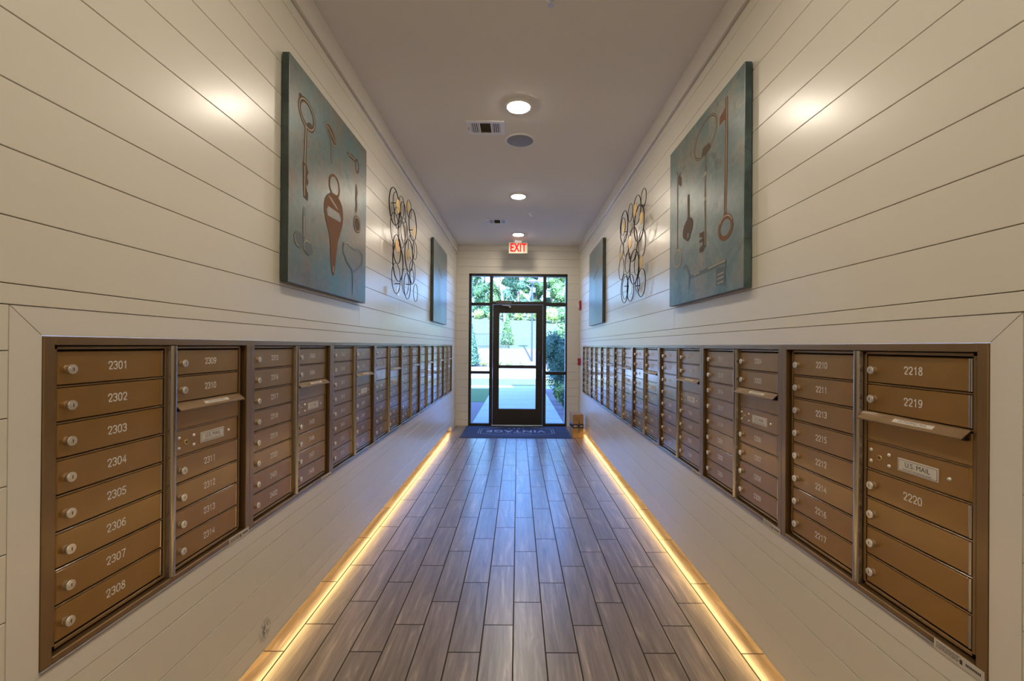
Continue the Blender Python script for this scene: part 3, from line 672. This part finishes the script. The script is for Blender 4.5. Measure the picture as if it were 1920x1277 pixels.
Rr = [(3.696,2.658,.077,.003),(3.864,2.608,.124,.0035),(3.757,2.461,.155,.0045),(4.12,2.662,.083,.003),(4.343,2.587,.154,.0045),(4.318,2.584,.085,.003),(4.024,2.342,.153,.0045),(3.705,2.281,.112,.003),(3.898,2.115,.151,.0045),(3.883,2.131,.090,.003),(4.184,2.207,.100,.003),(4.381,2.182,.108,.003),(4.33,1.982,.140,.004),(4.272,1.982,.110,.003),(4.018,1.946,.122,.0035),(3.752,1.956,.120,.0035),(4.427,2.375,.070,.003),(3.789,1.949,.066,.003),(4.284,2.398,.108,.003)]
Rd = [(3.892,2.615,.060),(3.692,2.488,.052),(4.293,2.571,.058),(4.055,2.368,.060),(3.69,2.118,.054),(4.441,2.313,.045),(4.03,1.943,.054)]
rings(-1, Lr, Ld, 'black wire circle sculpture with gold discs on the left wall between two canvases')
rings(1, Rr, Rd, 'black wire circle sculpture with gold discs on the right wall between two canvases')

# ------------------------------------------------------------------ ceiling things
def mk_light():
    e = empty('ceiling_light')
    mb = MB(); mb.lathe((0, 0, 0), (0, 0, -1), [(0, .107), (.004, .107), (.012, .098), (.014, .086), (.014, .083)], 40, 0, True, False); build('light_trim', mb, M['white'], e)
    mb = MB(); mb.lathe((0, 0, -.010), (0, 0, -1), [(0, .083), (.006, .081), (.0085, .065), (.0095, .03), (.0098, .002)], 40, 0, False, True); build('light_diffuser', mb, M['lamp'], e)
    return e
def copy_tree(o, parent=None):
    c = o.copy(); C.objects.link(c)
    if parent is not None: c.parent = parent
    for ch in list(o.children): copy_tree(ch, c)
    return c
l0 = mk_light(); LL = [(3.258, 'round ceiling light nearest the camera, between the large vent and the sprinkler'), (5.209, 'middle of the three round ceiling lights in view'), (6.995, 'round ceiling light nearest the exit sign'),
      (1.40, 'added round ceiling light overhead, just out of view'), (-.45, 'added unseen round ceiling light behind the camera'), (-2.2, 'added unseen round ceiling light by the back wall')]  # these three are unseen, added along the row to light the near end
for i, (yy, lb) in enumerate(LL):
    o = l0 if i == 0 else copy_tree(l0); o.location = (-.008, yy, ZC); tag(o, lb, 'ceiling light', 'round ceiling lights')
def vent(x0, x1, y0, y1, label):
    e = empty('ceiling_vent', ((x0+x1)/2, (y0+y1)/2, ZC)); tag(e, label, 'vent', None)
    w_, h_ = (x1-x0)/2, (y1-y0)/2; b = .032
    mb = MB(); t = .008
    for a in (((-w_, -h_, -t), (w_, -h_+b, -.0005)), ((-w_, h_-b, -t), (w_, h_, -.0005)), ((-w_, -h_+b, -t), (-w_+.036, h_-b, -.0005)), ((w_-.036, -h_+b, -t), (w_, h_-b, -.0005)),
              ((-w_*.36, -h_+b, -t), (-w_*.36+.012, h_-b, -.0005)), ((w_*.36-.012, -h_+b, -t), (w_*.36, h_-b, -.0005))): mb.box(a[0], a[1], .001)
    build('vent_frame', mb, M['white'], e)
    mb = MB(); mb.box((-w_+.02, -h_+.02, -.0012), (w_-.02, h_-.02, -.0004)); build('vent_backing', mb, M['ventdark'], e)
    for sx in (-1, 1):
        a0 = w_*.36; a1 = w_-.036; 
        for k in range(4):
            xx = sx*(a0+(a1-a0)*(k+.5)/4); mb = MB(); mb.box((xx-.0035, -h_+b, -.0078), (xx+.0035, h_-b, -.0015)); build('vent_slat', mb, M['white'], e)
    for k in range(7):
        yy = -h_+b+(k+.5)*(2*h_-2*b)/7; mb = MB(); mb.box((-w_*.36+.012, yy, -.0065), (w_*.36-.012, yy+.0015, -.0015)); build('vent_slat', mb, M['ventdark'], e)
    mb = MB(); mb.box((-w_+.012, -.018, -.022), (-w_+.018, .012, -.008), .002); build('vent_lever', mb, M['alu'], e)
vent(-.425, -.123, 3.475, 3.697, 'white ceiling vent beside the nearest light, larger in view')
vent(-.455, -.157, 6.16, 6.40, 'white ceiling vent near the exit sign, smaller in view')
e = empty('ceiling_speaker', (.005, 3.805, ZC)); tag(e, 'round grey ceiling speaker behind the nearest light', 'speaker')
mb = MB(); mb.lathe((0, 0, 0), (0, 0, -1), [(0, .128), (.004, .128), (.008, .120), (.008, .112)], 48, 0, True, False); build('speaker_rim', mb, M['white'], e)
mb = MB(); mb.lathe((0, 0, -.005), (0, 0, -1), [(0, .113), (.003, .105), (.006, .08), (.008, .04), (.0085, .002)], 48, 0, False, True); build('speaker_grille', mb, M['grille'], e)
for x, yy, lb in ((.164, 5.89, 'small chrome sprinkler head between the middle light and the exit sign'), (.154, 2.235, 'small chrome sprinkler head at the top edge of the view')):
    e = empty('sprinkler_head', (x, yy, ZC)); tag(e, lb, 'sprinkler', 'ceiling sprinkler heads')
    mb = MB(); mb.lathe((0, 0, 0), (0, 0, -1), [(0, .038), (.003, .037), (.010, .020)], 24); build('escutcheon', mb, M['white'], e)
    mb = MB(); mb.cyl((0, 0, -.008), (0, 0, -.026), .007); mb.tube([(-.010, 0, -.02), (-.013, 0, -.035), (-.003, 0, -.047)], .0022, 6); mb.tube([(.010, 0, -.02), (.013, 0, -.035), (.003, 0, -.047)], .0022, 6); mb.cyl((0, 0, -.026), (0, 0, -.046), .002)
    mb.lathe((0, 0, -.046), (0, 0, -1), [(0, .004), (.001, .014), (.002, .014)], 16); build('sprinkler_body', mb, M['chrome'], e)
# exit sign hung from the ceiling
e = empty('exit_sign', (-.008, 7.39, 0)); tag(e, 'white exit sign with red letters hanging over the entrance', 'exit sign')
mb = MB(); mb.box((-.157, -.018, 2.953), (.157, .018, 3.140), .003); build('sign_housing', mb, M['exitbody'], e)
mb = MB(); mb.box((-.085, -.025, 3.165), (.085, .025, ZC), .003); mb.box((-.06, -.012, 3.139), (.06, .012, 3.167), .002); build('sign_canopy', mb, M['white'], e)
put('sign_lettering', text_mesh('EXIT', .190, M['exitred'], sx=.66, extr=.0006, bold=.006, spacing=1.06), e, (0, -.0190, 3.045), (PI/2, 0, 0))
# fire alarms at the far end of the right wall
e = empty('fire_alarm_strobe', (XR, 7.58, 2.115)); tag(e, 'red fire alarm strobe with a clear lens, high on the right wall by the entrance', 'fire alarm')
mb = MB(); mb.box((-.030, -.055, -.080), (0, .055, .080), .006); build('alarm_housing', mb, M['red'], e)
mb = MB(); mb.box((-.060, -.022, -.045), (-.029, .022, .010), .006); build('strobe_lens', mb, M['lens'], e)
e = empty('fire_alarm_pull_station', (XR, 7.60, 1.150)); tag(e, 'red fire alarm pull station on the right wall beside the last mailboxes', 'fire alarm')
mb = MB(); mb.box((-.045, -.045, -.060), (0, .045, .060), .005); build('alarm_housing', mb, M['red'], e)
mb = MB(); mb.box((-.052, -.035, -.012), (-.044, .035, .006), .003); build('pull_handle', mb, M['white'], e)

# ------------------------------------------------------------------ door mat
e = empty('door_mat', (-.015, 7.27, 0)); tag(e, 'navy door mat with pale lettering in front of the glass door', 'door mat')
mb = MB(); mb.box((-.875, -.50, .0005), (.87, .50, .006), .002); build('mat_border', mb, M['rubber'], e)
mb = MB(); mb.box((-.845, -.475, .006), (.84, .475, .009), .001); build('mat_pile', mb, M['mat'], e)
def mt(s, size, x, yy, sx=1., sp=1., bold=0): put('mat_lettering', text_mesh(s, size, M['matlet'], sx=sx, spacing=sp, bold=bold), e, (x, yy, .0095), (0, 0, PI))
mt('VINTAGE', .26, -.01, .03, .84, 1.10, .0035); mt('1867', .095, 0, .27, 1.1, 1.5, .001); mt('POWELL MILL', .075, 0, -.165, .95, 1.1)
mb = MB()
def flat(pts, wd): 
    for a, b in zip(pts[:-1], pts[1:]):
        d = (Vector(b)-Vector(a)).normalized(); n_ = Vector((-d.y, d.x))*wd/2
        mb.add([(a[0]+n_.x, a[1]+n_.y, .0096), (a[0]-n_.x, a[1]-n_.y, .0096), (b[0]-n_.x, b[1]-n_.y, .0096), (b[0]+n_.x, b[1]+n_.y, .0096)], [(0, 1, 2, 3)])
up_ = lambda f, sgn: [(x, .03+sgn*(.20+f*(1-(x/.58)**2))) for x in [-.58+.058*i for i in range(21)]]
for sg in (1, -1): flat(up_(.19 if sg > 0 else .13, sg), .010)
flat(up_(.10, 1)[0:7], .008); flat(up_(.10, 1)[14:21], .008)
for x in (-.58, .58, -.615, .615): flat([(x, -.17), (x, .23)], .010)
build('mat_emblem_border', mb, M['matlet'], e, rc=True)
# ------------------------------------------------------------------ parcel
e = empty('cardboard_box', (.93, 6.97, 0), math.radians(3)); tag(e, 'brown cardboard parcel with dark tape on the floor right of the entrance', 'box')
bx, by, bz = .082, .155, .362
mb = MB(); mb.box((-bx, -by, .001), (bx, by, bz), .002); build('carton', mb, M['card'], e)
mb = MB()
for a, b in (((-bx-.0008, -by-.0008, .150), (bx+.0008, -by-.0001, .218)), ((-bx-.0008, -by, .150), (-bx-.0001, by, .218)), ((bx+.0001, -by, .150), (bx+.0008, by, .218)), ((-bx, by, .150), (bx, by+.0008, .218))): mb.box(a, b)
build('packing_tape', mb, M['tape'], e)
mb = MB(); pts = [(.020+.028*math.cos(t)-.030, .185+.105*math.sin(t)) for t in [-1.15+2.3*i/16 for i in range(17)]]
ws = [.004+.010*math.sin(PI*i/16)**.8 for i in range(17)]
ribbon(mb, pts, .01, -by-.0012, 0, ws=ws); hx, hz = pts[-1]; ribbon(mb, [(hx-.028, hz-.014), (hx-.022, hz+.016), (hx+.012, hz+.010)], .006, -by-.0012)
build('printed_arrow', mb, M['ink_k'], e, rc=True)
mb = MB()
for x_, w_ in ((-.060, .012), (-.040, .016), (-.016, .010), (.042, .014), (.062, .010)): mb.box((x_-w_/2, -by-.0013, .174), (x_+w_/2, -by-.0009, .194), .0002)
build('tape_print', mb, M['plate'], e)

# ------------------------------------------------------------------ outside ground
def gprof(y):
    K = [(0, -.02), (31, 0), (37, 1.22), (45, 2.35), (60, 5.2), (75, 6.6), (110, 8)]
    for (a, za), (b, zb) in zip(K[:-1], K[1:]):
        if a <= y <= b: return za+(zb-za)*(y-a)/(b-a)
    return K[-1][1]
def strip(name, x0, x1, ys, m, dz=0., label=None):
    mb = MB(); n = len(ys); xs = [x0+(x1-x0)*i/12 for i in range(13)]
    v = [(x, y, gprof(y)+dz) for y in ys for x in xs]
    mb.add(v, [(j*13+i, j*13+i+1, (j+1)*13+i+1, (j+1)*13+i) for j in range(n-1) for i in range(12)]); o = build(name, mb, m)
    sd_ = o.modifiers.new('s', 'SOLIDIFY'); sd_.thickness = .15; sd_.offset = -1
    return struct(o, label)
Y8 = YE+.16
mb = MB(); mb.box((-.83, Y8, -.16), (.86, 15.8, -.012)); 
struct(build('walkway', mb, M['conc']), 'pale concrete walkway leading from the door')
mb = MB()
for yj in (8.75, 9.75, 10.75, 11.75, 12.75, 13.75, 14.75): mb.box((-.83, yj, -.0118), (.86, yj+.018, -.0112))
struct(build('walkway_joint', mb, mat('joint_grey', (.25, .25, .25, 1), .9)))
mb = MB(); mb.box((-.48, YE+.10, -.1), (.48, Y8, 0.0)); 
strip('mulch_bed', -12, -.84, [Y8, 11.3], M['mulch'], -.01, 'dark mulch bed left of the walkway')
strip('lawn_strip', -12, -.84, [11.3, 14.75], M['grass'], -.005, 'shaded green lawn left of the walkway')
strip('planting_bed', .87, 12, [Y8, 15.6], M['mulch'], -.01, 'mulch bed right of the walkway')
strip('sidewalk', -30, 30, [14.75, 15.9], M['conc'], .002, 'pale sidewalk across the end of the walkway')
strip('verge', -30, 30, [15.9, 19.4], M['verge'], -.008, 'sunlit grass verge beside the driveway')
strip('driveway', -40, 40, [19.4, 29.5], M['asph'], -.01, 'bright pale driveway')
strip('mulch_bank', -40, 40, [29.5, 31, 33, 35, 37], M['mulch2'], 0, 'pale mulch bank rising behind the driveway')
strip('hillside', -60, 60, [37, 41, 45, 50, 55, 60, 68, 75, 90, 110], M['lawn'], 0, 'pale grassy hillside')
# ------------------------------------------------------------------ plants
def leaves(n, blobs, size, seed, up=.35):
    r = np.random.default_rng(seed); B = np.array(blobs, float); wts = np.prod(B[:, 3:], axis=1)**(2/3); wts /= wts.sum()
    ix = r.choice(len(B), n, p=wts); d = r.normal(size=(n, 3)); d /= np.linalg.norm(d, axis=1)[:, None]
    rad = r.uniform(.55, 1.04, n)**.6; pos = B[ix, :3]+d*B[ix, 3:]*rad[:, None]
    nrm = d*1.0+r.normal(size=(n, 3))*.8+np.array([0, 0, up]); nrm /= np.linalg.norm(nrm, axis=1)[:, None]
    t = np.cross(nrm, r.normal(size=(n, 3))); t /= np.linalg.norm(t, axis=1)[:, None]; b = np.cross(nrm, t)
    s = (size*r.uniform(.6, 1.3, n))[:, None]
    V = np.stack([pos-t*s*.5, pos-b*s*.3, pos+t*s*.5, pos+b*s*.3], 1).reshape(-1, 3)
    F = np.arange(4*n).reshape(-1, 4)
    return V, F
def leafmesh(name, m, n, blobs, size, seed):
    V, F = leaves(n, blobs, size, seed); me = bpy.data.meshes.new(name); me.from_pydata(V.tolist(), [], F.tolist()); me.materials.append(m); me.update(); return me
def core(name, m, blobs, k=.72):
    mb = MB()
    for x, y, z, a, b, c in blobs:
        vs_ = []; nn, mm_ = 10, 7
        for i in range(mm_+1):
            ph = PI*i/mm_
            for j in range(nn):
                th = 2*PI*j/nn; q = k*(1+.12*math.sin(3*th+5*ph+x)); vs_.append((x+a*q*math.sin(ph)*math.cos(th), y+b*q*math.sin(ph)*math.sin(th), z+c*q*math.cos(ph)))
        mb.add(vs_, [(i*nn+j, (i+1)*nn+j, (i+1)*nn+(j+1) % nn, i*nn+(j+1) % nn) for i in range(mm_) for j in range(nn)], 0, True)
    return mb
def crown(h, r, seed, nb=26):
    q = random.Random(seed); out = []
    for i in range(nb):
        a = q.uniform(0, 2*PI); t = .03+.90*(i+.5)/nb; env = math.sin(PI*min(1, .18+t*.82))**.5
        rr = r*env*q.uniform(.15, .72); b = r*q.uniform(.32, .46)
        out.append((math.cos(a)*rr, math.sin(a)*rr, h*t, b, b, b*q.uniform(.75, 1.1)))
    return out
def trunk_mb(h, r0, lean=(0, 0)):
    mb = MB(); pts = [(lean[0]*t*t*h, lean[1]*t*h, h*t) for t in [i/8 for i in range(9)]]; mb.tube(pts, [r0*(1-.75*i/8) for i in range(9)], 10); return mb
def tree(name, x, y, h, r, seed, lm, label, group=None, n=5200, size=.42, z=None):
    e = empty(name, (x, y, gprof(y) if z is None else z)); tag(e, label, 'tree', group)
    bl = crown(h, r, seed); put('foliage', leafmesh('foliage', lm, n, bl, size, seed), e)
    cm = core('c', lm, bl, .70).mesh('inner_foliage', lm); put('inner_foliage', cm, e)
    mb = trunk_mb(h*.8, .22 if h > 8 else .07); build('trunk', mb, M['bark'], e)
    return e
row1 = ['far left', 'left', 'behind the left sidelight', 'behind the bare tree', 'behind the door glass', 'behind the lamp post', 'behind the right sidelight', 'right', 'far right']
for r_, (yy, off, h, nm) in enumerate(((63, 0, 16, 'front row'), (70, 2.9, 20, 'middle row'), (77, 0, 24, 'back row'))):
    for i in range(9):
        x = -23.4+5.85*i+off; lm = ['leaf1', 'leaf2', 'leaf4'][(i*2+r_) % 3]
        tree('leafy_tree', x, yy+((i*7+r_*3) % 3-1)*.5, h+((i*5+r_) % 3)*.8, 2.65, 20+i+10*r_, M[lm], 'tall leafy tree in the %s on the hilltop, %s' % (nm, row1[i]), 'trees on the hilltop', n=7500, size=.25)
e = empty('bare_tree', (-2.2, 56, gprof(56))); tag(e, 'leaning pale bare-trunked tree in front of the green trees', 'tree')
mb = MB(); mb.tube([(.55, 0, 0), (.40, 0, 1.6), (.2, 0, 3.2), (-.15, 0, 4.8), (-.35, 0, 6.5), (-.3, 0, 8.5), (-.1, 0, 10.5)], [.20, .15, .13, .12, .10, .08, .05], 10); build('trunk', mb, M['pale'], e)
for a, b in (((.30, 0, 2.2), (1.3, .2, 3.6)), ((-.1, 0, 4.6), (-1.6, .1, 5.9)), ((-.3, 0, 6.2), (3.0, .2, 5.6)), ((.35, 0, 1.8), (-.8, 0, 2.9)), ((-.3, 0, 7.4), (1.2, 0, 9.2)), ((-.32, 0, 7.0), (-1.8, 0, 8.6))):
    mb = MB(); c_ = ((a[0]+b[0])/2, a[1], (a[2]+b[2])/2+.15); mb.tube([a, c_, b], [.05, .035, .02], 8); build('branch', mb, M['pale'], e)
def shrub(name, x, y, w_, h, seed, lm, label, group=None, n=900, size=.12, conical=False, z=None, cat='shrub'):
    e = empty(name, (x, y, gprof(y) if z is None else z)); tag(e, label, cat, group)
    if conical:
        bl = [(0, 0, h*t, w_*.5*(1.08-t), w_*.5*(1.08-t), h*.17) for t in (.14, .28, .42, .56, .70, .84, .93)]
    else:
        q = random.Random(seed); bl = [(0, 0, h*.5, w_*.42, w_*.42, h*.48)]+[(q.uniform(-.3, .3)*w_, q.uniform(-.3, .3)*w_, h*q.uniform(.35, .75), w_*.25, w_*.25, h*.25) for _ in range(6)]
    put('foliage', leafmesh('foliage', lm, n, bl, size, seed), e); put('inner_foliage', core('c', lm, bl, .66).mesh('inner_foliage', lm), e)
    mb = trunk_mb(h*.6, .03*max(1, h/2)); build('stem', mb, M['bark'], e); return e
shrub('conical_evergreen', -.95, 39.2, 1.35, 2.75, 51, M['leaf2'], 'conical evergreen standing behind the metal fence', n=1700, size=.16, conical=True)
shrub('tall_evergreen_shrub', -3.25, 30.6, 1.5, 2.9, 52, M['leaf4'], 'tall evergreen shrub seen in the left sidelight beside the driveway', n=2200, size=.14, conical=True)
for i, (x, y, w_, h, lm, lb) in enumerate(((-5.3, 59, 1.5, 1.3, 'leaf3', 'left sidelight'), (-3.4, 58.5, 1.5, 1.2, 'leaf3', 'left door edge'), (-1.55, 58.3, 1.5, 1.3, 'leaf2', 'left half of the door glass'), (.15, 58, 1.5, 1.4, 'leaf3', 'middle of the door glass'), (1.85, 57.5, 1.5, 1.4, 'leaf3', 'lamp post'), (4.5, 55, 3.2, 2.1, 'leaf3', 'right sidelight'))):
    shrub('hilltop_shrub', x, y, w_, h, 60+i, M[lm], 'yellow-green shrub on the hilltop lawn edge, seen at the '+lb, 'shrubs along the top of the lawn', n=900, size=.2)
for i, (x, y, lb) in enumerate(((-2.35, 30.8, 'beside the tall evergreen'), (-1.35, 30.8, 'at the left edge of the door glass'), (-.62, 30.8, 'in the middle of the door glass'), (.34, 30.8, 'just left of the lamp post'))):
    shrub('small_shrub', x, y, .55, .42, 70+i, M['leaf3'], 'small yellow-green shrub on the mulch, '+lb, 'small shrubs along the mulch bank', n=260, size=.09)
# right hand planting by the walk
shrub('leafy_bush', 1.25, 13.4, 1.15, 1.95, 80, M['leaf4'], 'tall dark green bush right of the walkway', n=9000, size=.055, z=-.02)
shrub('leafy_bush', 2.0, 12.0, 1.1, 1.5, 81, M['leaf1'], 'lower dark bush right of the walkway, nearer the door', n=6000, size=.055, z=-.02)
tree('young_tree', 2.05, 19.0, 3.3, .75, 82, M['leaf2'], 'young sunlit tree above the bush in the right sidelight', n=2200, size=.11, z=-.02)
for i, (x, y, w_, h, lm, lb) in enumerate(((1.10, 11.5, .42, .55, 'leaf2', 'farthest from the door'), (1.13, 10.85, .42, .5, 'leaf3', 'in the middle'), (1.16, 10.1, .45, .5, 'leaf4', 'second from the door'), (1.25, 9.5, .55, .45, 'leaf2', 'nearest the door'))):
    shrub('border_plant', x, y, w_, h, 90+i, M[lm], 'low border plant along the walkway, '+lb, 'low plants right of the walkway', n=900, size=.07, z=-.02)
# lamp post
e = empty('lamp_post', (1.03, 32.5, gprof(32.5))); tag(e, 'tall blue-grey lamp post on the mulch bank', 'lamp post')
mb = MB(); mb.cyl((0, 0, -.1), (0, 0, 5.8), .068, 14); build('pole', mb, M['post'], e)
mb = MB(); mb.lathe((0, 0, 5.75), (0, 0, 1), [(0, .10), (.06, .13), (.09, .46), (.16, .44), (.26, .22), (.34, .05)], 24); build('lamp_head', mb, M['alu'], e)
# fence
e = empty('metal_fence', (0, 37, gprof(37))); tag(e, 'black metal picket fence on the bank', 'fence')
fx0, fx1 = -3.62, -.74
for x in (fx0, (fx0+fx1)/2, fx1): mb = MB(); mb.box((x-.035, -.035, -.12), (x+.035, .035, 1.30), .004); build('fence_post', mb, M['fencem'], e)
mb = MB()
for z in (.16, 1.16): mb.box((fx0, -.016, z), (fx1, .016, z+.035))
build('fence_rail', mb, M['fencem'], e)
k = 0; x = fx0+.1
while x < fx1-.03:
    mb = MB(); mb.box((x-.009, -.009, .03), (x+.009, .009, 1.27)); build('picket', mb, M['fencem'], e); x += .108
